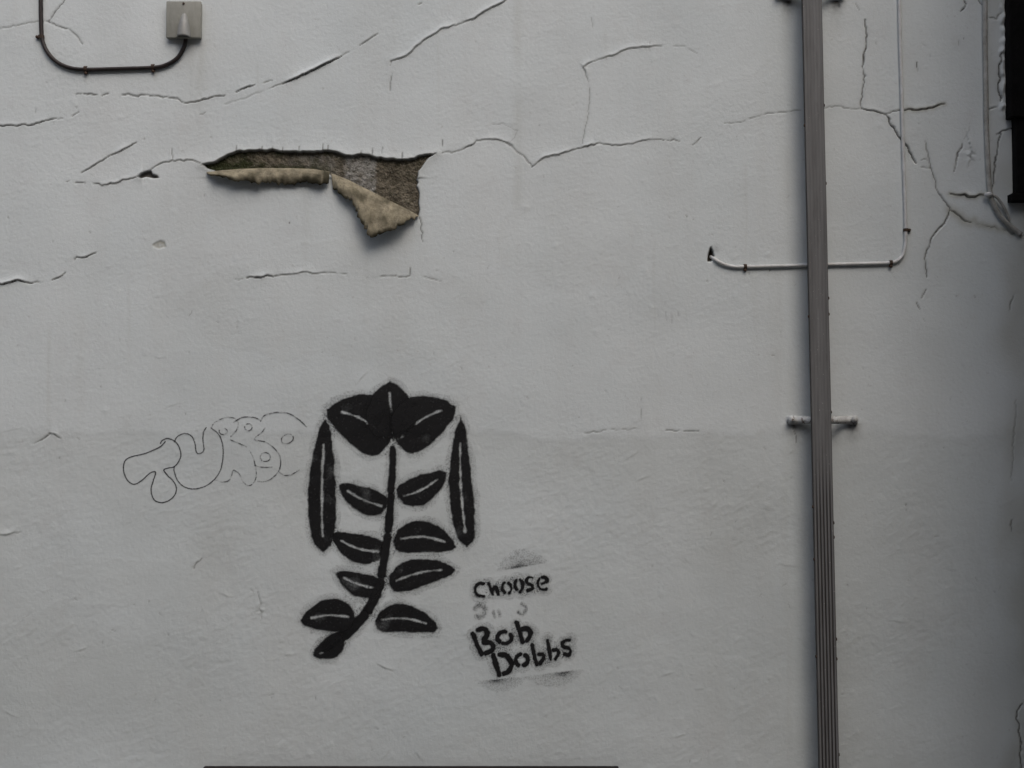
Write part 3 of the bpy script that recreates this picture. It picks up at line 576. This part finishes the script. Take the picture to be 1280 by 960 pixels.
words = empty('stencil_lettering', WP(650, 780, 0), 'black spray-stencilled handwritten words in slanting lines with fuzzy overspray bars', 'lettering')
def zc(p): return (560 + p[0] / 4.365, 660 + p[1] / 4.365)
def ring(cx, cy, rx, ry, a0, a1, n=9, rot=0):
    return [(cx + rx * math.cos(R(a)) * math.cos(rot) - ry * math.sin(R(a)) * math.sin(rot), cy + rx * math.cos(R(a)) * math.sin(rot) + ry * math.sin(R(a)) * math.cos(rot)) for a in np.linspace(a0, a1, n)]
LET = [  # (strokes in enlarged-crop coordinates, stroke radius, strength)
    ([[(190,302),(170,302),(152,322),(150,346),(164,366),(194,370)]], 9, 1),
    ([[(222,302),(232,330),(244,362)], [(244,334),(258,322),(268,334),(273,362)]], 8, 1),
    ([[(308,298),(298,312),(297,334),(309,352)], [(330,301),(343,314),(345,338),(334,355)]], 7, 1),
    ([[(374,283),(367,300),(367,320),(376,336)], [(392,280),(406,298),(406,326),(392,350)]], 7.5, 1),
    ([[(460,270),(440,268),(429,284),(438,302),(458,312),(461,330),(436,341)]], 8, 1),
    ([[(498,276),(489,296),(494,320),(512,335),(536,334)], [(512,268),(530,268),(542,286),(536,296)], [(512,304),(524,300)]], 7.5, 1),
    ([[(152,436),(174,420),(198,432),(200,456),(184,480)], [(160,480),(172,484)]], 12, .42),
    ([[(246,456),(254,482)], [(276,450),(284,478)]], 7, .30),
    ([[(404,414),(424,428),(426,448),(408,470)], [(384,456),(394,468)]], 7, .45),
    ([[(136,576),(158,632),(184,688)], [(160,556),(186,546),(210,558),(214,584),(196,606)], [(196,624),(232,626),(246,648),(236,668),(206,684)]], 13, 1),
    ([ring(309,598,38,32,140,280), ring(309,598,38,32,-40,100)], 10, 1),
    ([[(374,516),(390,566),(408,620)], [(404,552),(430,546),(448,564),(448,588),(432,614)]], 11, 1),
    ([[(250,694),(262,744),(280,800)], [(280,692),(314,694),(340,720),(346,752),(328,784),(304,794)]], 14, 1),
    ([ring(403,720,34,30,120,255), ring(403,720,34,30,-60,75)], 12, 1),
    ([[(460,640),(472,694),(484,744)], [(496,690),(516,690),(522,708),(502,738)]], 10, 1),
    ([[(544,614),(552,664),(560,720)], [(576,664),(598,666),(604,684),(586,716)]], 9.5, 1),
    ([[(664,612),(640,614),(622,630),(632,648),(660,656),(670,674),(656,692),(638,688)]], 9.5, 1),
]
for k, (sts, rad, st) in enumerate(LET):
    S2 = [[zc(p) for p in s] for s in sts]; r = rad / 4.365 + .25
    allp = [p for s in S2 for p in s]
    def fn(gx, gy, S2=S2, r=r, st=st, k=k):
        d = np.min([segdist(spl, gx, gy) for spl in [[tuple(q) for q in spline(s, 5)] if len(s) > 2 else s for s in S2]], axis=0) - r
        if st < 1: return st * (1 - sstep(-r, r * .8, d)) * np.clip(.8 + vn(gx, gy, 6, 110), 0, 1.2)
        return st * spray(d, gx, gy, 100 + k, edge=1.0, halo=.30, reach=8)
    decal('letter', (min(p[0] for p in allp) - 12, min(p[1] for p in allp) - 12, max(p[0] for p in allp) + 12, max(p[1] for p in allp) + 12), .6, fn, M_black, words, .05)
def bar(a, b, peaks, sgn, reach):
    """spray past the straight edge of a card: sharp on one side, fading on the other"""
    a = np.array(zc(a)); b = np.array(zc(b)); u = (b - a) / np.hypot(*(b - a)); v = np.array([-u[1], u[0]]) * sgn; L = np.hypot(*(b - a))
    def fn(gx, gy):
        s = (gx - a[0]) * u[0] + (gy - a[1]) * u[1]; t = (gx - a[0]) * v[0] + (gy - a[1]) * v[1] + .7 * vn(gx, gy, 9, 120)
        D = np.zeros(gx.shape)
        for c, wd, st, rc in peaks: D = np.maximum(D, st * np.exp(-((s / L - c) / wd) ** 2) * np.exp(-np.maximum(t, 0) / (rc or reach)))
        return D * sstep(-1.2, .8, t) * np.clip(.9 + .6 * vn(gx, gy, 4, 121), 0, 1.2)
    return fn
for a, b_, pk, sg, rc in [((250,238),(560,182), [(.45,.17,.95,4),(.5,.30,.42,9),(.8,.10,.35,4)], -1, 6),
                          ((190,836),(420,812), [(.32,.22,1,3),(.45,.4,.36,7)], 1, 5), ((420,812),(720,774), [(.70,.16,.9,4.5),(.55,.4,.26,9)], 1, 6)]:
    A, B = zc(a), zc(b_)
    decal('overspray_bar', (min(A[0], B[0]) - 8, min(A[1], B[1]) - 26, max(A[0], B[0]) + 8, max(A[1], B[1]) + 30), .8, bar(a, b_, pk, sg, rc), M_black, words, .035)

tag = empty('outline_graffiti', WP(270, 570, 0), 'thin pen outline of bubble letters, faint and fading out towards the black stencil', 'graffiti')
def zt(p): return (130 + p[0] / 4.267, 460 + p[1] / 4.267)
TAG = [
    ([[(300,402),(310,386),(340,376),(375,390),(398,418),(409,465),(395,502),(372,527),(345,533),(318,543),(335,570),(370,605),(385,640),(375,680),(340,710),(300,718),(264,700),(250,650),(262,600),(274,556),(245,560),(200,600),(160,620),(125,600),(103,550),(108,500),(140,475),(220,455),(290,425),(312,408),(326,392)]], .95, 0),
    ([[(375,395),(390,366),(430,349),(465,362),(484,400),(490,440),(500,456),(524,450),(533,430),(528,390),(530,345),(545,318)], [(572,320),(610,352),(630,400),(635,460),(622,540),(590,592),(540,630),(480,645),(430,635),(392,600),(373,550),(374,527)]], .78, .12),
    ([[(571,322),(590,292),(640,267),(690,266),(715,290),(708,330),(676,366)], [(676,384),(720,402),(760,420)], [(592,596),(630,608),(665,600),(680,572),(690,545),(720,565),(742,608),(770,628),(800,610),(813,560),(797,482),(776,440)], ring(636,338,22,17,-70,200)], .62, .42),
    ([[(690,290),(740,263),(800,264),(832,278)], [(858,320),(840,345),(802,380),(860,395),(910,430),(940,480),(936,540),(900,585),(860,605),(820,605)], ring(770,315,20,18,-120,190), ring(860,475,27,24,-230,110), [(806,522),(850,530),(898,528)]], .66, .36),
    ([[(835,284),(858,252),(920,236)], [(920,236),(985,242),(1040,275),(1080,312)], [(932,552),(960,572),(1000,568),(1040,545)], ring(978,378,33,24,0,330, 12, -.4)], .68, .36),
]
for k, (sts, st, fade) in enumerate(TAG):
    S2 = [[tuple(q) for q in spline([zt(p) for p in s], 6)] for s in sts]; allp = [p for s in S2 for p in s]
    def fn(gx, gy, S2=S2, st=st, fade=fade, k=k):
        d = np.min([segdist(s, gx, gy) for s in S2], axis=0)
        D = min(1, st * (1.15 if k < 2 else 1.25)) * (1 - sstep(.2, 1.0, d))
        return D * np.clip(1 - fade * (1.7 * sstep(-.12, .10, vn(gx, gy, 7, 130 + k))) + .0, 0, 1)
    if k == 4:
        for s_ in S2[2:]:
            decal('pen_stroke', (min(p[0] for p in s_) - 3, min(p[1] for p in s_) - 3, max(p[0] for p in s_) + 3, max(p[1] for p in s_) + 3), .5, lambda gx, gy, s_=s_: fn(gx, gy, [s_]), M_pen, tag, .06)
        fn.__defaults__ = (S2[:2],) + fn.__defaults__[1:]
    decal('outline_letter', (min(p[0] for p in allp) - 3, min(p[1] for p in allp) - 3, max(p[0] for p in allp) + 3, max(p[1] for p in allp) + 3), .5, fn, M_pen, tag, .06)


# ------------------------------------------------------------------ fluted conduit with straps
cx0, cz0 = W(1026, 480, -.047)
cond = empty('fluted_conduit', (float(cx0), 0, 0), 'tall grey fluted conduit strip running the full height of the wall over a cable', 'conduit')
def conduit():
    hw, yb, yf = .0245, -.038, -.047
    prof = [(-hw, yb, 0), (-hw, yf + .003, 0), (-hw + .0004, yf + .0004, 1.2), (-hw + .0022, yf, .35), (-hw + .0032, yf, 0)]
    ng = 5; span = 2 * hw - .008
    for g in range(ng):
        c = -hw + .004 + span * (g + .5) / ng
        prof += [(c - .0022, yf, 0), (c - .0012, yf + .0015, 1), (c + .0012, yf + .0015, 1), (c + .0022, yf, 0)]
    prof += [(hw - .0032, yf, 0), (hw - .0022, yf, .35), (hw - .0004, yf + .0004, 1.2), (hw, yf + .003, 0), (hw, yb, 0)]
    zz = np.concatenate([np.linspace(-.01, fz0, 8, endpoint=False), np.linspace(fz0, fz1, 150), np.linspace(fz1 + .05, 4.2, 12)])
    V = []; F = []; G = []; m = len(prof)
    for z in zz:
        lean = -math.tan(R(.72)) * (z - float(cz0)) + .0006 * float(vn(z, 0.3, .3, 140))
        py = pix(np.array(.7), np.array(z))[1]
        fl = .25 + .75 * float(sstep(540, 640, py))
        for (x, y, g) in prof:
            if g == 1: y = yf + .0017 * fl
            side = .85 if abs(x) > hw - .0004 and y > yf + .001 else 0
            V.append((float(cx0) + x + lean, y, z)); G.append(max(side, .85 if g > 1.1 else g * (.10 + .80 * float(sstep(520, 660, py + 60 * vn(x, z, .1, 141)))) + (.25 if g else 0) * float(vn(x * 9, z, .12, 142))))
    for i in range(len(zz) - 1):
        for k in range(m - 1): F.append((i*m + k, i*m + k + 1, (i+1)*m + k + 1, (i+1)*m + k))
        F.append((i*m + m - 1, i*m, (i+1)*m, (i+1)*m + m - 1))
    F.append(tuple(range(m))[::-1]); F.append(tuple((len(zz)-1)*m + k for k in range(m)))
    me = mesh('conduit_channel', V, F); attr(me, 'groove', np.clip(np.array(G), 0, 1)); return me
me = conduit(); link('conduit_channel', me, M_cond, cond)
def lean_at(py): return float(W(1026, py, -.045)[0])
for py in (525, -9, 1010):               # iron straps behind the conduit, ears and bolts on either side
    xc, zc_ = (float(q) for q in W(1029 if py > 400 else 1014, py, -.012))
    x0, x1 = xc - .088, xc + .088
    prof = [(-.088, .008), (-.070, .010), (-.056, .016), (-.026, .0385), (.026, .0385), (.056, .016), (.070, .010), (.088, .008)]
    V = []; F = []
    for s, (dx, yo) in enumerate(prof):
        hh = .0112 if abs(dx) > .06 else .0098
        for (yy, zz_) in ((-yo, -hh), (-yo, hh), (-yo + .013 if abs(dx) > .05 else -yo + .005, hh), (-yo + .013 if abs(dx) > .05 else -yo + .005, -hh)):
            V.append((xc + dx, yy, zc_ + zz_))
    for s in range(len(prof) - 1):
        for k in range(4): F.append((s*4 + k, s*4 + (k+1) % 4, (s+1)*4 + (k+1) % 4, (s+1)*4 + k))
    F.append((0, 1, 2, 3)); F.append(tuple(len(V) - 4 + k for k in (3, 2, 1, 0)))
    bm = bmesh.new(); bm.from_mesh(mesh('t', V, F)); bmesh.ops.recalc_face_normals(bm, faces=bm.faces[:]); bmesh.ops.bevel(bm, geom=bm.edges[:], offset=.0022, segments=2, affect='EDGES')
    st = link('strap', bm_mesh('strap', bm), M_brk, cond, True)
    for sx in (-1, 1):
        bm = bmesh.new(); mt = Matrix.Translation((xc + sx * .078, -.0125, zc_ + .001)) @ Matrix.Rotation(R(90), 4, 'X')
        bmesh.ops.create_cone(bm, cap_ends=True, segments=6, radius1=.0100, radius2=.0088, depth=.013, matrix=mt); bmesh.ops.bevel(bm, geom=bm.edges[:], offset=.0016, segments=2, affect='EDGES')
        link('bolt', bm_mesh('bolt', bm), M_brk, st, True)
for px, py in ((1028,130),(1032,228),(1036,372),(1036,392),(1008,395),(1043,515),(1017,634),(1045,654),(1046,672),(1022,700),(1048,800),(1023,822),(1048,825),(1052,945),(1006,155)):
    z = float(W(px, py, -.055)[1]); x = float(cx0) - math.tan(R(.72)) * (z - float(cz0)) + (.0248 if px > 1026 + (py - 480) * .022 else -.0248)
    bm = bmesh.new(); bmesh.ops.create_icosphere(bm, subdivisions=1, radius=.0032, matrix=Matrix.Translation((x, -.0425, z)) @ Matrix.Diagonal((.8, 1.6, 1.6, 1)))
    link('rivet', bm_mesh('rivet', bm), M_clip, cond, True)

# ------------------------------------------------------------------ cables
def wall_path(pts, rad, extra=.0):
    out = []
    for p in spline([(p[0], p[1], p[2] if len(p) > 2 else 0) for p in pts], 9):
        y = -(rad * .9 + extra + p[2]); x, z = W(p[0], p[1], y)
        out.append(Vector((float(x), y - float(height(np.array(float(x)), np.array(float(z)))) * .7, float(z))))
    return out
def clip_mesh(rad, L=.008):
    bm = bmesh.new()                     # saddle over the cable plus a nail head beside it
    n = 10; vs = []
    for s in (-1, 1):
        for k in range(n + 1):
            q = math.pi * k / n
            for rr in (rad * 1.12, rad * 1.5): vs.append(bm.verts.new((math.cos(q) * rr, -math.sin(q) * rr - rad * .55, s * L * .5)))
    m = 2 * (n + 1)
    for k in range(n):
        a = 2 * k
        for q in ((a, a+2, a+3, a+1), (m+a, m+a+1, m+a+3, m+a+2), (a+1, a+3, m+a+3, m+a+1), (a, m+a, m+a+2, a+2)): bm.faces.new([vs[i] for i in q])
    bmesh.ops.create_uvsphere(bm, u_segments=8, v_segments=5, radius=.0042, matrix=Matrix.Translation((rad * 2.0, -rad * .9, 0)))
    box_bm(bm, (rad * 1.1, -rad * .9, -L * .5), (rad * 2.4, .002, L * .5), .0008, 1)
    return bm_mesh('cable_clip', bm)
def clips(parent, spots, rad, mat):
    me = clip_mesh(rad); me.materials.append(mat)
    for px, py, ang in spots:
        o = bpy.data.objects.new('cable_clip', me); COL.objects.link(o); x, z = W(px, py, 0)
        h = float(height(np.array(float(x)), np.array(float(z))))
        o.parent = parent; o.matrix_parent_inverse = Matrix.Translation(parent.location).inverted()
        o.location = (float(x), -h * .7, float(z)); o.rotation_euler = (0, R(ang), 0)
# black cable from above into the outlet plate
blk = empty('black_cable', WP(130, 88, 0), 'thick black cable looping down and up into the cream outlet plate', 'cable')
rb = .0052
p = wall_path([(51,-60),(51,0),(51.5,30),(53,50),(60,66),(72,78),(88,85),(108,87),(150,86),(192,84.5),(208,81),(221,73),(229,61),(232,50),(232,36)], rb)
link('cable_sheath', tube_mesh('cable_sheath', p, rb, 12), M_cable, blk, True)
clips(blk, [(52.5,47,180),(108,87,90),(192,84.5,90)], rb, M_clip)
# painted-over white cable passing behind the conduit
wht = empty('painted_cable', WP(1020, 331, 0), 'thin cable painted white like the wall, bent from a hole and passing behind the conduit', 'cable')
rw = .0044
p = wall_path([(888,318,-.022),(890,321,-.006),(896,326),(906,331),(918,333.5),(932,333.5),(970,332.5),(1010,331.5),(1040,330.5),(1080,329.5),(1112,328.5),(1122,325.5),(1129,318),(1131.5,306),(1132,290),(1131,240),(1129,180),(1127,100),(1125,40),(1123.5,-40)], rw)
link('cable_sheath', tube_mesh('cable_sheath', p, rw, 10), M_wcable, wht, True)
clips(wht, [(931,333.5,90),(1113,328.5,90),(1131.7,288,0)], rw, M_clip)
# cables at the corner
cor = empty('corner_cable', WP(1236, 150, 0), 'straight grubby cable beside the dark corner, knotted to a drooping loop', 'cable')
rc = .0062
p = wall_path([(1231,-40),(1231.5,40),(1232.5,110),(1233.5,170),(1236,225),(1238,243),(1242,256),(1250,270),(1262,282),(1276,293)], rc)
link('cable_sheath', tube_mesh('cable_sheath', p, rc, 10), M_ocable, cor, True)
p = wall_path([(1238,243,.006),(1246,247,.008),(1253,256,.006),(1259,268,.003),(1262,276,0)], .0042)
link('loop', tube_mesh('loop', p, .0036, 8), M_ocable, cor, True)
x, z = (float(q) for q in W(1236, 243, -.015)); bm = bmesh.new()
bmesh.ops.create_icosphere(bm, subdivisions=2, radius=.010, matrix=Matrix.Translation((x, -.013, z)) @ Matrix.Diagonal((1.1, .7, .7, 1)))
link('knot', bm_mesh('knot', bm), M_wcable, cor, True)

# ------------------------------------------------------------------ outlet plate
pl = empty('outlet_plate', WP(229, 24, 0), 'square cream cable outlet plate with a grey moulded hood', 'outlet plate')
x0, z0 = (float(q) for q in W(207.5, 47.5, -.014)); x1, z1 = (float(q) for q in W(251.5, 1.5, -.014))
bx_ = box('plate', (x0, -.0155, z0), (x1, -.0075, z1), M_plate, pl, .0022, 3, True)
box('back_box', (x0 + .0015, -.0076, z0 + .0015), (x1 - .0015, .004, z1 - .0015), M_plate, pl, .001, 1)
hx, hz0 = (float(q) for q in W(229.5, 46.5, -.02)); hz1 = float(W(229.5, 15, -.02)[1])
V = []; F = []; n = 14; rows = 14
for i in range(rows + 1):
    t = i / rows; z = hz0 + (hz1 - hz0) * t
    rx = .0172 * (1 - t ** 2.3) ** .5 * (1 - .28 * t) + .0004; ry = .020 * (1 - t ** 1.7) ** .6 + .0003
    for k in range(n + 1):
        q = math.pi * k / n; V.append((hx - math.cos(q) * rx, -.0145 - math.sin(q) ** .9 * ry, z))
m = n + 1
for i in range(rows):
    for k in range(n): F.append((i*m + k, i*m + k + 1, (i+1)*m + k + 1, (i+1)*m + k))
me = mesh('hood', V, F); sol = link('hood', me, M_hood, pl, True); md = sol.modifiers.new('s', 'SOLIDIFY'); md.thickness = .002
for sx, sz in ((.5, .93),):
    bm = bmesh.new(); bmesh.ops.create_cone(bm, cap_ends=True, segments=14, radius1=.0032, radius2=.0026, depth=.003, matrix=Matrix.Translation((x0 + (x1 - x0) * sx, -.016, z0 + (z1 - z0) * sz)) @ Matrix.Rotation(R(90), 4, 'X'))
    link('screw', bm_mesh('screw', bm), M_clip, pl)

# ------------------------------------------------------------------ dark corner: unseen neighbour added to darken the wall's right side, downpipe; dark board below
nb = empty('unseen_shopfront', (RX + 1.5, -.2, 0), 'unseen black boarded front added past the end of the white wall to darken its right side', 'building')
NX0, NX1, NY0, NY1 = RX + .004, RX + 3.2, -.62, .30
box('core', (NX0 + .012, NY0 + .012, -.02), (NX1, NY1, 4.35), M_dark, nb)
bm = bmesh.new(); box_bm(bm, (0, 0, 0), (NX1 - NX0, NY1 - NY0, .143), .005, 1); bme = bm_mesh('board', bm); bme.materials.append(M_dark)
for k in range(29):
    o = bpy.data.objects.new('board', bme); COL.objects.link(o); o.parent = nb; o.matrix_parent_inverse = Matrix.Translation(nb.location).inverted(); o.location = (NX0 + .001 * (k % 3), NY0, .002 + k * .15)
cs = empty('timber_casing', WP(1276, 246, 0), 'black timber casing with a stepped foot fixed above the corner cable', 'casing')
def casing(name, px, pt, pb, depth, xr, bev=.003):
    xa = float(W(px, (pt + pb) / 2, -depth)[0]); za = float(W(px, pb, -depth)[1]); zb = float(W(px, pt, -depth)[1])
    box(name, (xa, -depth, za), (xr, .04, zb), M_cast, cs, bev)
xr = RX + .001
casing('head', 1257, -700, 146, .030, xr); casing('post', 1270, 146.5, 242, .022, xr); casing('foot', 1265.5, 241, 251, .028, xr, .002)
bd = empty('dark_board', WP(514, 960, -.03) * 1.0, 'dark flat-topped wooden board standing against the foot of the wall', 'board'); bd.location.z = 0
xa, zt_ = (float(q) for q in W(255.5, 957.0, -.006)); xb = float(W(773, 957, -.006)[0])
box('panel', (xa + .03, -.026, .01), (xb - .03, -.012, zt_ - .02), M_wood, bd, .002)
box('top_rail', (xa, -.030, zt_ - .07), (xb, -.006, zt_), M_wood, bd, .003)
for q in (xa, xb - .07): box('stile', (q, -.029, .0), (q + .07, -.007, zt_ - .071), M_wood, bd, .003)
box('bottom_rail', (xa + .071, -.029, .02), (xb - .071, -.007, .09), M_wood, bd, .003)

# unseen terrace added across the street to shade the foot of the wall
op = empty('unseen_terrace', (0, -6.2, 0), 'unseen brick terrace with sash windows, added across the street to shade the white wall', 'building')
OY = -5.6
holes = [(x, z) for x in (-6.2, -3.7, -1.2, 1.3, 3.8, 6.3) for z in (.9, 4.0)]
def slab(x0, x1, z0, z1): box('brickwork', (x0, OY - .35, z0), (x1, OY, z1), M_core, op)
slab(-9, 9, -.13, .9); slab(-9, 9, 2.5, 4.0); slab(-9, 9, 5.5, 6.2)
for z in (.9, 4.0):
    e = [-9] + [q for x in (-6.2, -3.7, -1.2, 1.3, 3.8, 6.3) for q in (x - .5, x + .5)] + [9]
    z1 = z + 1.6 if z < 2 else z + 1.5
    for k in range(0, len(e), 2): slab(e[k], e[k + 1], z, z1)
    for x in (-6.2, -3.7, -1.2, 1.3, 3.8, 6.3):
        wf = box('window', (x - .5, OY - .16, z), (x + .5, OY - .15, z1), M_dark, op)
        for (a, b2, c, d2) in ((-.5, -.44, 0, z1 - z), (.44, .5, 0, z1 - z), (-.44, .44, 0, .06), (-.44, .44, z1 - z - .06, z1 - z), (-.44, .44, .76, .82)):
            box('frame', (x + a, OY - .149, z + c), (x + b2, OY - .10, z + d2), M_brk, wf)
        box('sill', (x - .56, OY - .10, z - .08), (x + .56, OY + .05, z - .002), M_slab, op)
box('parapet', (-9.02, OY - .38, 6.203), (9.02, OY + .04, 6.3), M_slab, op)
